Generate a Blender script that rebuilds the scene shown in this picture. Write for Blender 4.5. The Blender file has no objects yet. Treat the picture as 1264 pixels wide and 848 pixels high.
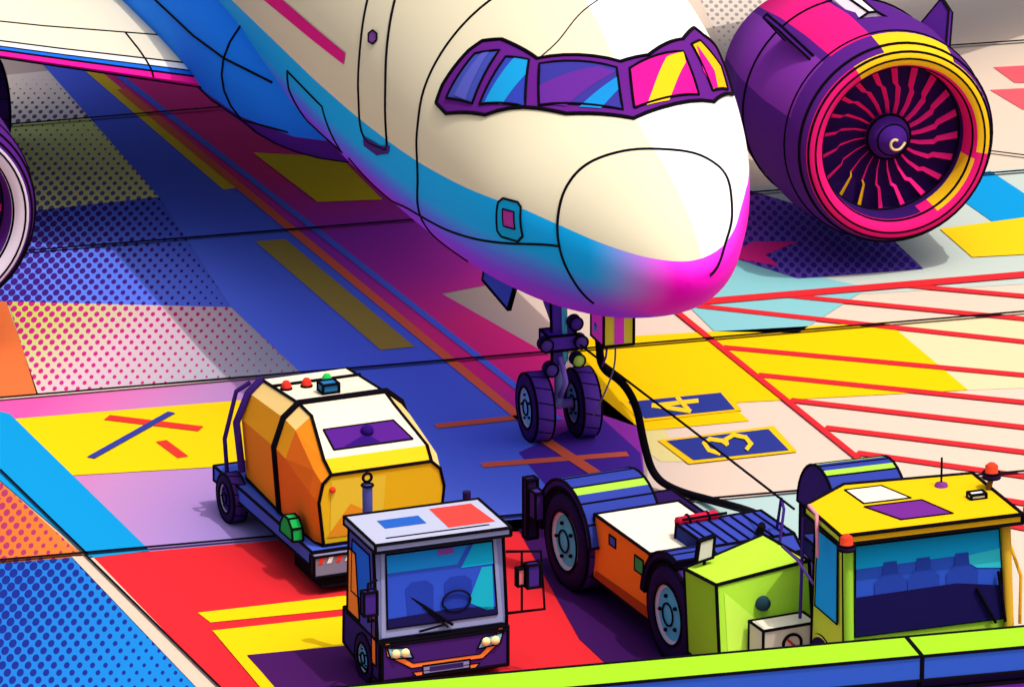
import bpy, math, bmesh
from mathutils import Vector, Matrix
sc=bpy.context.scene
# ---------------- camera ----------------
F=8733.0; th=math.radians(18.5); ph=math.atan(.32)
fw=Vector((math.sin(ph)*math.cos(th),math.cos(ph)*math.cos(th),-math.sin(th)))
rt=Vector((math.cos(ph),-math.sin(ph),0)); up=rt.cross(fw)
d0=(fw*F+rt*58-up*116).normalized(); C=-78*d0
cam=bpy.data.cameras.new("camera"); co=bpy.data.objects.new("camera",cam); sc.collection.objects.link(co)
m=Matrix((rt,up,-fw)).transposed().to_4x4(); m.translation=C; co.matrix_world=m
cam.sensor_width=36; cam.lens=36*F/1264; cam.clip_end=4000; cam.clip_start=1
sc.camera=co
def ray(px,py): return (fw*F+rt*(px-632)-up*(py-424)).normalized()
def P(px,py,z=0.0):
    d=ray(px,py); t=(z-C.z)/d.z; return C+d*t
# ---------------- light ----------------
w=bpy.data.worlds.new("World"); sc.world=w; w.use_nodes=True
tosun=Vector((.24,-.34,1.0)).normalized()
el=math.asin(tosun.z); az=math.atan2(tosun.x,tosun.y)
nt=w.node_tree; sky=nt.nodes.new("ShaderNodeTexSky"); sky.sky_type='NISHITA'; sky.sun_disc=False
sky.sun_elevation=el; sky.sun_rotation=az; sky.dust_density=8.0; sky.air_density=1.8; sky.ozone_density=1.6
bg=nt.nodes["Background"]; bg.inputs[1].default_value=.15; nt.links.new(sky.outputs[0],bg.inputs[0])
sl=bpy.data.lights.new("sun","SUN"); sl.energy=2.1; sl.angle=math.radians(.5); sl.color=(1,.95,.9)
so=bpy.data.objects.new("sun",sl); sc.collection.objects.link(so)
so.rotation_mode='QUATERNION'; so.rotation_quaternion=tosun.to_track_quat('Z','Y')
sc.view_settings.view_transform='Standard'; sc.view_settings.look='None'
sc.view_settings.exposure=0
# ---------------- materials ----------------
def lin(h):
    k=.96 if h.endswith('*') else .78
    h=h.strip('#*'); o=[]
    for i in (0,2,4):
        c=int(h[i:i+2],16)/255; o.append(c/12.92 if c<=.04045 else ((c+.055)/1.055)**2.4)
    return (o[0]*k,o[1]*k,o[2]*k,1)
MC={}
def mat(h,rough=.85,spec=.06):
    k=(h,rough)
    if k in MC: return MC[k]
    m=bpy.data.materials.new("paint_"+h.strip('#*')); m.use_nodes=True
    b=m.node_tree.nodes["Principled BSDF"]; b.inputs["Base Color"].default_value=lin(h)
    b.inputs["Roughness"].default_value=rough; b.inputs["Specular IOR Level"].default_value=spec
    MC[k]=m; return m
def ramp(nt,cols):
    r=nt.nodes.new("ShaderNodeValToRGB"); e=r.color_ramp.elements
    while len(e)>1: e.remove(e[-1])
    e[0].position=cols[0][0]; e[0].color=lin(cols[0][1])
    for p,c in cols[1:]:
        x=e.new(p); x.color=lin(c)
    return r
def math_n(nt,op,a,b=None):
    n=nt.nodes.new("ShaderNodeMath"); n.operation=op
    for i,v in enumerate((a,b)):
        if v is None: continue
        if isinstance(v,(int,float)): n.inputs[i].default_value=v
        else: nt.links.new(v,n.inputs[i])
    return n.outputs[0]
def lin_t(nt,p0,p1):
    g=nt.nodes.new("ShaderNodeNewGeometry"); d=Vector(p1)-Vector(p0); L=d.length_squared
    dt=nt.nodes.new("ShaderNodeVectorMath"); dt.operation='DOT_PRODUCT'
    nt.links.new(g.outputs["Position"],dt.inputs[0]); dt.inputs[1].default_value=d/L
    return math_n(nt,'SUBTRACT',dt.outputs["Value"],Vector(p0).dot(d)/L)
def gmat(name,cols,p0,p1):
    m=bpy.data.materials.new(name); m.use_nodes=True; nt=m.node_tree
    b=nt.nodes["Principled BSDF"]; b.inputs["Roughness"].default_value=.85; b.inputs["Specular IOR Level"].default_value=.05
    r=ramp(nt,cols); nt.links.new(lin_t(nt,p0,p1),r.inputs[0]); nt.links.new(r.outputs[0],b.inputs["Base Color"]); return m
def halftone(name,basecols,dotcol,p0,p1,r0,r1,pitch=.092):
    # staggered dot screen painted on the concrete
    m=bpy.data.materials.new(name); m.use_nodes=True; nt=m.node_tree; L=nt.links
    b=nt.nodes["Principled BSDF"]; b.inputs["Roughness"].default_value=.85; b.inputs["Specular IOR Level"].default_value=.05
    g=nt.nodes.new("ShaderNodeNewGeometry")
    a=nt.nodes.new("ShaderNodeVectorRotate"); a.rotation_type='Z_AXIS'; a.inputs["Angle"].default_value=ph
    L.new(g.outputs["Position"],a.inputs["Vector"])
    s=nt.nodes.new("ShaderNodeMapping"); s.inputs["Scale"].default_value=(1/pitch,.317/pitch,0); L.new(a.outputs[0],s.inputs[0])
    q=nt.nodes.new("ShaderNodeVectorRotate"); q.rotation_type='Z_AXIS'; q.inputs["Angle"].default_value=math.pi/4; L.new(s.outputs[0],q.inputs["Vector"])
    f=nt.nodes.new("ShaderNodeVectorMath"); f.operation='FRACTION'; L.new(q.outputs[0],f.inputs[0])
    c=nt.nodes.new("ShaderNodeVectorMath"); c.operation='DISTANCE'; L.new(f.outputs[0],c.inputs[0]); c.inputs[1].default_value=(.5,.5,0)
    t=lin_t(nt,p0,p1)
    cl=nt.nodes.new("ShaderNodeClamp"); L.new(t,cl.inputs[0])
    rr=math_n(nt,'ADD',math_n(nt,'MULTIPLY',cl.outputs[0],r1-r0),r0)
    fac=math_n(nt,'LESS_THAN',c.outputs["Value"],rr)
    r=ramp(nt,basecols); L.new(t,r.inputs[0])
    mx=nt.nodes.new("ShaderNodeMix"); mx.data_type='RGBA'
    L.new(fac,mx.inputs[0]); L.new(r.outputs[0],mx.inputs[6]); mx.inputs[7].default_value=lin(dotcol)
    L.new(mx.outputs[2],b.inputs["Base Color"]); return m
INK='#0a0512'
# ---------------- mesh helpers ----------------
def empty(name,loc=(0,0,0),rz=0):
    e=bpy.data.objects.new(name,None); sc.collection.objects.link(e); e.location=loc; e.rotation_euler[2]=rz
    e.empty_display_size=.3; return e
INKS={}
def inkseg(parent,a,b,r=.011): INKS.setdefault(parent.name,[]).append((Vector(a),Vector(b),r*1.5))
def mobj(name,verts,faces,mats,idx=None,parent=None,smooth=False,ink=True,r=.011,ang=.5):
    me=bpy.data.meshes.new(name); me.from_pydata([tuple(v) for v in verts],[],faces)
    if isinstance(mats,str): mats=[mats]
    for x in mats: me.materials.append(mat(x) if isinstance(x,str) else x)
    if idx:
        for p,i in zip(me.polygons,idx): p.material_index=i
    bm=bmesh.new(); bm.from_mesh(me); bmesh.ops.recalc_face_normals(bm,faces=bm.faces)
    if ink and parent:
        for e in bm.edges:
            if len(e.link_faces)<2 or e.calc_face_angle(0)>ang: inkseg(parent,e.verts[0].co,e.verts[1].co,r)
    bm.to_mesh(me); bm.free()
    if smooth:
        for p in me.polygons: p.use_smooth=True
    o=bpy.data.objects.new(name,me); sc.collection.objects.link(o)
    if parent: o.parent=parent
    return o
BOXF=[(0,1,2,3),(4,5,6,7),(0,1,5,4),(1,2,6,5),(2,3,7,6),(3,0,4,7)]
def box(name,x0,x1,y0,y1,z0,z1,mats,parent,idx=None,ink=True,r=.011,tx=0,ty0=0,ty1=0):
    v=[(x0,y0,z0),(x1,y0,z0),(x1,y1,z0),(x0,y1,z0),(x0+tx,y0+ty0,z1),(x1-tx,y0+ty0,z1),(x1-tx,y1-ty1,z1),(x0+tx,y1-ty1,z1)]
    return mobj(name,v,BOXF,mats,idx,parent,ink=ink,r=r)
def prismx(name,prof,x0,x1,mats,parent,idx=None,ink=True,r=.011,ang=.5):
    n=len(prof); v=[(x0,y,z) for y,z in prof]+[(x1,y,z) for y,z in prof]
    f=[tuple(range(n)),tuple(range(n,2*n))]+[(i,(i+1)%n,n+(i+1)%n,n+i) for i in range(n)]
    return mobj(name,v,f,mats,idx,parent,ink=ink,r=r,ang=ang)
def prismz(name,pts,z0,z1,mats,parent,idx=None,r=.011,top=None):
    n=len(pts); t=top or pts; v=[(x,y,z0) for x,y in pts]+[(x,y,z1) for x,y in t]
    f=[tuple(range(n)),tuple(range(n,2*n))]+[(i,(i+1)%n,n+(i+1)%n,n+i) for i in range(n)]
    return mobj(name,v,f,mats,idx,parent,r=r)
def quad(name,pts,m,parent,ink=False,r=.007):
    return mobj(name,pts,[tuple(range(len(pts)))],m,None,parent,ink=ink,r=r)
def tube(name,pts,r,m,parent=None,closed=False,smooth=False,res=2):
    cu=bpy.data.curves.new(name,'CURVE'); cu.dimensions='3D'; cu.bevel_depth=r*(1.3 if m==INK else 1); cu.bevel_resolution=res; cu.use_fill_caps=True
    if smooth:
        s=cu.splines.new('NURBS'); s.points.add(len(pts)-1)
        for i,p in enumerate(pts): s.points[i].co=(*p,1)
        s.use_endpoint_u=True; s.order_u=3; s.resolution_u=8; s.use_cyclic_u=closed
    else:
        s=cu.splines.new('POLY'); s.points.add(len(pts)-1)
        for i,p in enumerate(pts): s.points[i].co=(*p,1)
        s.use_cyclic_u=closed
    cu.materials.append(mat(m) if isinstance(m,str) else m)
    o=bpy.data.objects.new(name,cu); sc.collection.objects.link(o)
    if parent: o.parent=parent
    return o
def lathe(name,prof,axis,loc,mats,parent,n=40,idxf=None,smooth=True,a0=0,a1=2*math.pi,ink=False):
    full=abs(a1-a0-2*math.pi)<1e-6; N=n if full else n+1
    v=[];f=[];ix=[]
    for k in range(N):
        a=a0+(a1-a0)*k/n
        for s,r in prof:
            c,si=r*math.cos(a),r*math.sin(a)
            p={'X':(s,c,si),'Y':(c,s,si),'Z':(c,si,s)}[axis]
            v.append((p[0]+loc[0],p[1]+loc[1],p[2]+loc[2]))
    M=len(prof)
    for k in range(n):
        k2=(k+1)%N
        for j in range(M-1):
            f.append((k*M+j,k*M+j+1,k2*M+j+1,k2*M+j)); ix.append(idxf(j,a0+(a1-a0)*(k+.5)/n) if idxf else 0)
    return mobj(name,v,f,mats,ix,parent,smooth=smooth,ink=False)
def ring(parent,axis,loc,s,r,rad=.011,n=40,name="rim_line"):
    pts=[]
    for k in range(n):
        a=2*math.pi*k/n; c,si=r*math.cos(a),r*math.sin(a)
        p={'X':(s,c,si),'Y':(c,s,si),'Z':(c,si,s)}[axis]; pts.append(Vector(p)+Vector(loc))
    tube(name,pts,rad,INK,parent,closed=True,res=1)
def wheel(name,loc,R,W,parent,hub='#5fb8e8',tyre='#2b1250',tread='#4a2a86'):
    prof=[(-W*.5,R*.0),(-W*.47,R*.2),(-W*.40,R*.52),(-W*.46,R*.6),(-W*.5,R*.72),(-W*.48,R*.88),(-W*.36,R),(W*.36,R),(W*.48,R*.88),(W*.5,R*.7),(W*.4,R*.55),(W*.4,0)]
    def ii(j,a):
        if j<=1: return 2
        if j==2: return 3
        return 1 if j in(6,) else 0
    lathe(name,prof,'X',loc,[tyre,tread,hub,'#d8d4f0'],parent,36,ii)
    ring(parent,'X',loc,-W*.5,R*.6,.010); ring(parent,'X',loc,-W*.42,R*.97,.012); ring(parent,'X',loc,-W*.5,R*.22,.008)
    ring(parent,'X',loc,W*.42,R*.97,.012)
    for k in range(5):
        a=2*math.pi*k/5; sphere("wheel_nut",(loc[0]-W*.485,loc[1]+R*.36*math.cos(a),loc[2]+R*.36*math.sin(a)),R*.04,INK,parent)
    for k in range(14):
        a=2*math.pi*k/14
        tube(name+"_tread",[(loc[0]-W*.35,loc[1]+R*1.003*math.cos(a),loc[2]+R*1.003*math.sin(a)),(loc[0]+W*.35,loc[1]+R*1.003*math.cos(a+.12),loc[2]+R*1.003*math.sin(a+.12))],.007,'#160828',parent,res=0)
def sphere(name,loc,r,m,parent,sz=1):
    prof=[(-r*math.cos(math.pi*i/10)*sz,r*math.sin(math.pi*i/10)) for i in range(11)]
    return lathe(name,prof,'Z',loc,[m],parent,18)
# ---------------- ground ----------------
def flat(name,w3,m,parent,z):
    me=bpy.data.meshes.new(name); me.from_pydata([(p.x,p.y,z) for p in w3],[],[tuple(range(len(w3)))])
    me.materials.append(mat(m) if isinstance(m,str) else m)
    bm=bmesh.new(); bm.from_mesh(me)
    for f in bm.faces:
        f.normal_update()
        if f.normal.z<0: f.normal_flip()
    bmesh.ops.triangulate(bm,faces=bm.faces); bm.to_mesh(me); bm.free()
    o=bpy.data.objects.new(name,me); sc.collection.objects.link(o); o.parent=parent; return o
S=1500
mobj("ground",[(-S,-S,0),(S,-S,0),(S,S,0),(-S,S,0)],[(0,1,2,3)],['#e6d2be'],ink=False)
ap=empty("apron_markings")
def poly(name,pts,m,l): return flat(name,[P(*p) for p in pts],m,ap,.004*l)
def stripe(name,a,b,wd,m,l):
    A,B=P(*a),P(*b); d=(B-A).normalized(); n=Vector((-d.y,d.x,0))*wd/2
    return flat(name,[A+n,B+n,B-n,A-n],m,ap,.004*l)
def glyph(name,c,el,es,chains,m,l,t=2.5):
    k=0
    for ch in chains:
        q=[(c[0]-(v-.5)*el[0]-(u-.5)*es[0],c[1]-(v-.5)*el[1]-(u-.5)*es[1]) for u,v in ch]
        for a,b in zip(q,q[1:]):
            dx,dy=b[0]-a[0],b[1]-a[1]; L=math.hypot(dx,dy); nx,ny=-dy/L*t,dx/L*t; ex,ey=dx/L*t*.7,dy/L*t*.7
            poly(name,[(a[0]+nx-ex,a[1]+ny-ey),(b[0]+nx+ex,b[1]+ny+ey),(b[0]-nx+ex,b[1]-ny+ey),(a[0]-nx-ex,a[1]-ny-ey)],m,l+.4*k); k+=1
g=P
lilac=gmat("lilac_paint",[(0,'#f65cb0'),(.45,'#c78fc8'),(1,'#9a8ad8')],g(20,520),g(420,560))
crim=gmat("crimson_paint",[(0,'#ff3c94*'),(.25,'#ff3890*'),(.45,'#b83cd0*'),(.58,'#d038b8*'),(.72,'#ff3a90*'),(.85,'#ff3090*'),(1,'#a83cc0*')],g(180,130),g(760,520))
H_yg=halftone("halftone_green",[(0,'#fcff9c*'),(1,'#f4ff8c*')],'#6a6a98*',g(0,235),g(150,170),.36,.14)
H_ind=halftone("halftone_indigo",[(0,'#6084f4*'),(.5,'#5874ec*'),(1,'#546ce4*')],'#44208a',g(40,330),g(340,330),.46,.05)
H_gp=halftone("halftone_pink",[(0,'#d8e060'),(.2,'#dcd890'),(.45,'#e8c8d0'),(1,'#b0b4c4')],'#d02888',g(10,400),g(330,440),.40,.12)
H_or=halftone("halftone_orange",[(0,'#f47a30'),(1,'#f08038')],'#b03a68',g(0,640),g(90,640),.4,.18)
H_bl=halftone("halftone_blue",[(0,'#2478d8'),(1,'#1a8ae0')],'#1c2e90',g(0,760),g(200,770),.46,.2)
H_be=halftone("halftone_beige",[(0,'#fff0d8*'),(1,'#fff0d8*')],'#7a6a90',g(0,150),g(0,95),.34,.02)
H_gr=halftone("halftone_grey",[(0,'#e8dccb'),(1,'#e6d2be')],'#a89a9a',g(870,20),g(930,70),.3,.05)
H_sh=halftone("halftone_shadow",[(0,'#9a4ab8'),(.3,'#6a58c0'),(1,'#6a58b8')],'#4020a0',g(890,290),g(1130,300),.32,.44)  # dot screen for the engine shadow painted on the ground
BL='#5c7af8*'
poly("indigo_field",[(-60,262),(195,243),(300,360),(285,382),(-60,376)],H_ind,1)
poly("green_field",[(-60,160),(112,147),(197,244),(-60,272)],H_yg,2)
poly("beige_fade",[(-60,100),(60,88),(112,147),(-60,160)],H_be,1)
poly("grey_pink_field",[(10,373),(285,380),(372,462),(45,487)],H_gp,2)
poly("orange_patch",[(-60,372),(8,373),(47,487),(-60,496)],'#f07840',2)
poly("lilac_field",[(-60,499),(372,462),(520,600),(560,660),(185,682),(0,510)],lilac,1)
poly("blue_lane",[(40,66),(95,66),(300,235),(640,515),(800,640),(560,665),(510,600),(372,462),(285,380),(195,243)],BL,3)
poly("crimson_lane",[(95,66),(330,66),(640,345),(545,363),(680,440),(790,530),(800,640),(640,515),(300,235)],crim,2)
poly("yellow_lane_strip",[(78,66),(96,66),(296,233),(276,236)],'#ffdc30*',4)
stripe("blue_lane_line",(110,66),(690,520),.10,BL,4)
stripe("orange_lane_line",(150,112),(660,532),.13,'#ff7450*',5)
poly("yellow_fuselage_strip",[(312,190),(420,196),(472,248),(392,251)],'#ffe820*',4)
poly("olive_bar",[(315,300),(352,297),(512,430),(470,434)],'#c4ac4c',5)
stripe("cross_line_a",(538,528),(668,514),.15,'#ff7450',5)
stripe("cross_line_b",(595,576),(775,562),.15,'#ff7450',5)
stripe("cross_line_c",(672,545),(790,622),.15,'#ff7450',6)
# left lower
poly("yellow_panel",[(18,518),(300,495),(392,570),(85,588)],'#ffd60a',3)
poly("cyan_stripe",[(-40,500),(12,512),(185,681),(112,690),(-40,560)],'#0a9ce0',4)
stripe("x_mark_red",(132,517),(248,531),.17,'#e83a30',5)
stripe("x_mark_blue",(212,511),(112,567),.10,'#34409c',6)
stripe("x_mark_bit",(199,546),(226,566),.13,'#e83a30',5)
poly("orange_triangle",[(-40,560),(104,688),(-40,699)],H_or,3)
poly("blue_corner",[(-60,700),(90,688),(262,870),(-60,870)],H_bl,2)
poly("red_field",[(112,688),(660,640),(900,880),(290,880)],'#e42a34',3)
poly("beige_strip",[(88,688),(114,688),(300,880),(262,870)],'#e6cdb8',4)
poly("yellow_mark_top",[(244,758),(425,737),(440,742),(440,752),(260,770)],'#ffd60a',5)
poly("yellow_mark_mid",[(262,780),(425,762),(440,800),(305,812)],'#ffd60a',5)
poly("yellow_mark_side",[(262,780),(305,812),(358,870),(338,870)],'#ffd60a',6)
poly("vehicle_shadow_paint",[(305,811),(460,796),(460,870),(356,870)],'#4a1660',7)  # vehicle shadow painted on the ground beside the tractor
poly("vehicle_shadow_paint",[(640,655),(700,648),(850,790),(850,860),(790,860),(715,790)],'#3c1058',5)  # tug shadow painted on the ground as a dark polygon
# right
poly("aqua_pad",[(835,378),(900,300),(915,232),(1600,185),(1600,330)],'#c6d4cc',1)
poly("light_cyan_pad",[(845,374),(900,318),(1000,340),(1072,356),(985,412),(882,410)],'#88ccd2',2)
poly("aircraft_shadow_paint",[(885,262),(925,236),(1010,262),(1105,300),(1140,333),(985,345),(900,318)],H_sh,3)  # engine shadow painted on the apron in violet dots
poly("magenta_chip",[(893,318),(930,300),(985,300),(945,316),(962,330)],'#f02890',4)
poly("cyan_bar",[(1158,228),(1222,212),(1400,330),(1400,380),(1290,320)],'#0a9ce0',3)
poly("yellow_quad",[(1160,284),(1280,268),(1330,312),(1200,319)],'#ffd218',4)
poly("pink_quad_a",[(1226,84),(1300,80),(1330,105),(1252,103)],'#f0606c',2)
poly("pink_quad_b",[(1222,112),(1300,108),(1330,140),(1262,136)],'#f0606c',2)
poly("grey_fade",[(855,-20),(1000,-20),(1000,80),(905,90)],H_gr,1)
poly("yellow_band",[(700,420),(1095,398),(1195,482),(900,498),(925,520),(800,532),(735,510)],'#ffd000',2)
poly("yellow_tail",[(735,510),(800,500),(845,570),(815,570)],'#e8dc90',1)
poly("aqua_strip",[(780,628),(1000,606),(1040,640),(1060,700),(830,690)],'#b8d8d4',2)
poly("aircraft_shadow_paint",[(640,560),(740,515),(790,560),(796,600),(770,625),(690,620)],'#5a34b8',4)  # nose shadow painted on the apron as a purple disc
for nm,q in (("stand_sign",[(766,497),(896,483),(916,508),(790,522)]),("stand_sign",[(812,545),(955,527),(984,559),(850,574)])):
    poly(nm+"_border",q,'#ffcc10',4)
    c=[sum(a)/4 for a in zip(*q)]
    poly(nm+"_panel",[(c[0]+(x-c[0])*.88,c[1]+(y-c[1])*.82) for x,y in q],'#2c3a90',5)
glyph("digit_four",(836,503),(54,-6),(15,17),[[(.68,0),(.68,1),(.05,.35),(1,.35)]],'#ffd428',6,2.6)
glyph("digit_three",(898,551),(50,-6),(15,18),[[(.02,.85),(.3,1.02),(.75,1.0),(.95,.8),(.75,.56),(.5,.52),(.78,.46),(1,.2),(.75,-.02),(.3,-.02),(.02,.16)]],'#ffd428',6,2.5)
# hatch
poly("hatch_green",[(1085,398),(1264,388),(1500,380),(1500,470),(1190,482)],'#f0dcae',1)
RED='#e02c34'
stripe("hatch_border",(822,378),(1600,312),.22,RED,5)
stripe("hatch_border_side",(822,376),(1180,665),.085,RED,6)
Ls=[((1110,353),(1500,388)),((968,366),(1500,418)),((862,379),(1500,449)),((892,430),(1500,486)),((935,464),(1500,522)),((975,495),(1500,556)),((1018,529),(1500,588)),((1057,560),(1500,622)),((1100,596),(1500,660)),((1140,628),(1500,700))]
for a,b in Ls: stripe("hatch_line",a,b,.15,RED,4)
# slab joints
J=empty("concrete_joints")
def joint(a,b,wd=.065,l=10):
    A,B=P(*a),P(*b); d=(B-A).normalized(); n=Vector((-d.y,d.x,0))*wd/2
    flat("joint",[A+n,B+n,B-n,A-n],INK,J,.004*l)
for a,b in (((-300,183),(900,84)),((-300,340),(1600,187)),((-300,520),(1600,360)),((-300,721),(1600,556)),((1100,65),(1600,30))): joint(a,b)
joint((1222,190),(1500,225),.05); joint((105,688),(300,880),.03); joint((0,583),(108,688),.03)
# ---------------- airliner ----------------
AC=empty("airliner")
ST=[(-4.35,3.15,3.15,.0),(-4.33,3.25,3.05,.11),(-4.28,3.35,2.95,.22),(-4.18,3.46,2.85,.36),(-4.0,3.63,2.73,.53),(-3.6,3.87,2.55,.79),(-3.1,4.08,2.37,1.03),(-2.5,4.28,2.19,1.30),(-2.2,4.43,2.12,1.41),(-1.75,4.80,2.03,1.56),(-1.3,5.07,1.96,1.67),(-.6,5.33,1.87,1.80),(.3,5.55,1.80,1.90),(1.5,5.72,1.76,1.97),(3,5.82,1.74,2.0),(4.5,5.85,1.74,2.0),(22,5.85,1.74,2.0),(26,5.84,2.3,1.8),(30,5.7,3.4,1.2),(33,5.4,4.5,.4)]
def hermite(col):
    n=len(ST); xs=[s[0] for s in ST]; ys=[s[col] for s in ST]
    dl=[(ys[i+1]-ys[i])/(xs[i+1]-xs[i]) for i in range(n-1)]
    mm=[dl[0]]+[0 if dl[i-1]*dl[i]<=0 else 2*dl[i-1]*dl[i]/(dl[i-1]+dl[i]) for i in range(1,n-1)]+[dl[-1]]
    def f(x):
        x=max(xs[0],min(xs[-1],x)); i=0
        while i<n-2 and x>xs[i+1]: i+=1
        h=xs[i+1]-xs[i]; t=(x-xs[i])/h
        return (2*t**3-3*t*t+1)*ys[i]+(t**3-2*t*t+t)*h*mm[i]+(-2*t**3+3*t*t)*ys[i+1]+(t**3-t*t)*h*mm[i+1]
    return f
ft,fb,fwid=hermite(1),hermite(2),hermite(3)
def fzc(y):
    k=max(0,min(1,(y+4.35)/5.5)); k=k*k*(3-2*k); z=3.15+(3.8-3.15)*k; return max(fb(y)+.45*(ft(y)-fb(y)),min(ft(y)-.4*(ft(y)-fb(y)),z))
def SF(y,a,off=0):
    w_,t_,b_,zc=fwid(y)+off,ft(y)+off,fb(y)-off,fzc(y)
    c=math.cos(a); return Vector((w_*math.sin(a),y,zc+c*((t_-zc) if c>0 else (zc-b_))))
def FY0(px,py):
    d=ray(px,py)
    def im(p):
        if p.y<-4.349: return 1
        zc=fzc(p.y); h=(ft(p.y)-zc) if p.z>zc else (zc-fb(p.y))
        return (p.x/max(fwid(p.y),1e-4))**2+((p.z-zc)/max(h,1e-4))**2-1
    t=66.0
    while t<100:
        if im(C+d*t)<0: break
        t+=.04
    else: return None
    lo,hi=t-.04,t
    for _ in range(18):
        mid=(lo+hi)/2
        if im(C+d*mid)<0: hi=mid
        else: lo=mid
    p=C+d*hi; zc=fzc(p.y); h=(ft(p.y)-zc) if p.z>zc else (zc-fb(p.y))
    return (p.y,math.atan2(p.x/fwid(p.y),(p.z-zc)/h))
def FY(px,py):
    for i in range(20):
        r=FY0(px,py)
        if r: return r
        px+=(760-px)*.015
    return None
ys=[-4.35,-4.345,-4.335,-4.31,-4.28,-4.24,-4.18,-4.1]+[-4+.1*i for i in range(90)]+[5+.5*i for i in range(57)]
NA=96; v=[SF(y,2*math.pi*k/NA) for y in ys for k in range(NA)]
f=[(i*NA+k,i*NA+(k+1)%NA,(i+1)*NA+(k+1)%NA,(i+1)*NA+k) for i in range(len(ys)-1) for k in range(NA)]
def livery_and_light():
    m=bpy.data.materials.new("airliner_livery_and_light"); m.use_nodes=True; nt=m.node_tree; L=nt.links
    b=nt.nodes["Principled BSDF"]; b.inputs["Roughness"].default_value=.7; b.inputs["Specular IOR Level"].default_value=.08
    g=nt.nodes.new("ShaderNodeNewGeometry"); sx=nt.nodes.new("ShaderNodeSeparateXYZ"); L.new(g.outputs["Position"],sx.inputs[0])
    X,Y,Z=sx.outputs
    zz=math_n(nt,'ADD',Z,math_n(nt,'MULTIPLY',math_n(nt,'MAXIMUM',math_n(nt,'SUBTRACT',-2.6,Y),0),.10))
    t=math_n(nt,'DIVIDE',math_n(nt,'SUBTRACT',zz,1.9),1.6)
    r1=ramp(nt,[(0,'#d830ff*'),(.25,'#c038ff*'),(.45,'#8c4cff*'),(.60,'#5878ff*'),(.76,'#08b0ff*'),(1,'#06b0fa*')]); L.new(t,r1.inputs[0])
    r2=ramp(nt,[(0,'#a030ff*'),(.25,'#a028ff*'),(.42,'#b428ff*'),(.58,'#f808d0*'),(.9,'#ff08d0*'),(1,'#f838f0*')]); L.new(t,r2.inputs[0])
    mm=nt.nodes.new("ShaderNodeMapRange"); L.new(X,mm.inputs[0]); mm.inputs[1].default_value=-.85; mm.inputs[2].default_value=-.10; mm.interpolation_type='SMOOTHSTEP'
    mx=nt.nodes.new("ShaderNodeMix"); mx.data_type='RGBA'; L.new(mm.outputs[0],mx.inputs[0]); L.new(r1.outputs[0],mx.inputs[6]); L.new(r2.outputs[0],mx.inputs[7])
    top=math_n(nt,'GREATER_THAN',zz,3.52)
    m2=nt.nodes.new("ShaderNodeMix"); m2.data_type='RGBA'; L.new(top,m2.inputs[0]); L.new(mx.outputs[2],m2.inputs[6])
    m3=nt.nodes.new("ShaderNodeMix"); m3.data_type='RGBA'; L.new(math_n(nt,'GREATER_THAN',math_n(nt,'ADD',X,math_n(nt,'MULTIPLY',Y,.05)),-.05),m3.inputs[0])
    m3.inputs[6].default_value=lin('#f2e8c8'); m3.inputs[7].default_value=lin('#ffffff*'); L.new(m3.outputs[2],m2.inputs[7])  # sunlit half painted white, the rest of the top stays cream
    L.new(m2.outputs[2],b.inputs["Base Color"]); return m
mobj("fuselage",v,f,[livery_and_light()],None,AC,smooth=True,ink=False)
def sline(name,pts,r=.012,m=INK,closed=False,off=.002,sub=6):
    q=[FY(*p) for p in pts]; q=[x for x in q if x]
    if closed: q.append(q[0])
    o=[]
    n=len(q)
    for i in range(n-1):
        p0=q[i-1] if i>0 else q[i]; p1=q[i]; p2=q[i+1]; p3=q[i+2] if i+2<n else q[i+1]
        for k in range(sub):
            t=k/sub
            if closed: c=[p1[j]+(p2[j]-p1[j])*t for j in (0,1)]
            else: c=[.5*((2*p1[j])+(-p0[j]+p2[j])*t+(2*p0[j]-5*p1[j]+4*p2[j]-p3[j])*t*t+(-p0[j]+3*p1[j]-3*p2[j]+p3[j])*t**3) for j in (0,1)]
            o.append(SF(c[0],c[1],off))
    o.append(SF(q[-1][0],q[-1][1],off))
    tube(name,o,r,m,AC,res=1)
def panel(name,pts,m,off):
    q=[FY(*p) for p in pts]
    if any(x is None for x in q): return None
    bm=bmesh.new(); vs=[bm.verts.new((a[0],a[1],0)) for a in q]; fc=bm.faces.new(vs); fc.normal_update()
    bmesh.ops.triangulate(bm,faces=[fc])
    for _ in range(6):
        le=[e for e in bm.edges if e.calc_length()>.07]
        if not le: break
        bmesh.ops.subdivide_edges(bm,edges=le,cuts=1)
        for ff in bm.faces: ff.normal_update()
        bmesh.ops.triangulate(bm,faces=bm.faces)
    for x in bm.verts: x.co=SF(x.co.x,x.co.y,off)
    bmesh.ops.recalc_face_normals(bm,faces=bm.faces)
    me=bpy.data.meshes.new(name); bm.to_mesh(me); bm.free()
    c=sum((p.normal.dot(p.center-Vector((0,p.center.y,3.6))) for p in me.polygons))
    if c<0: me.flip_normals()
    me.materials.append(mat(m) if isinstance(m,str) else m)
    o=bpy.data.objects.new(name,me); sc.collection.objects.link(o); o.parent=AC; return q
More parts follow.
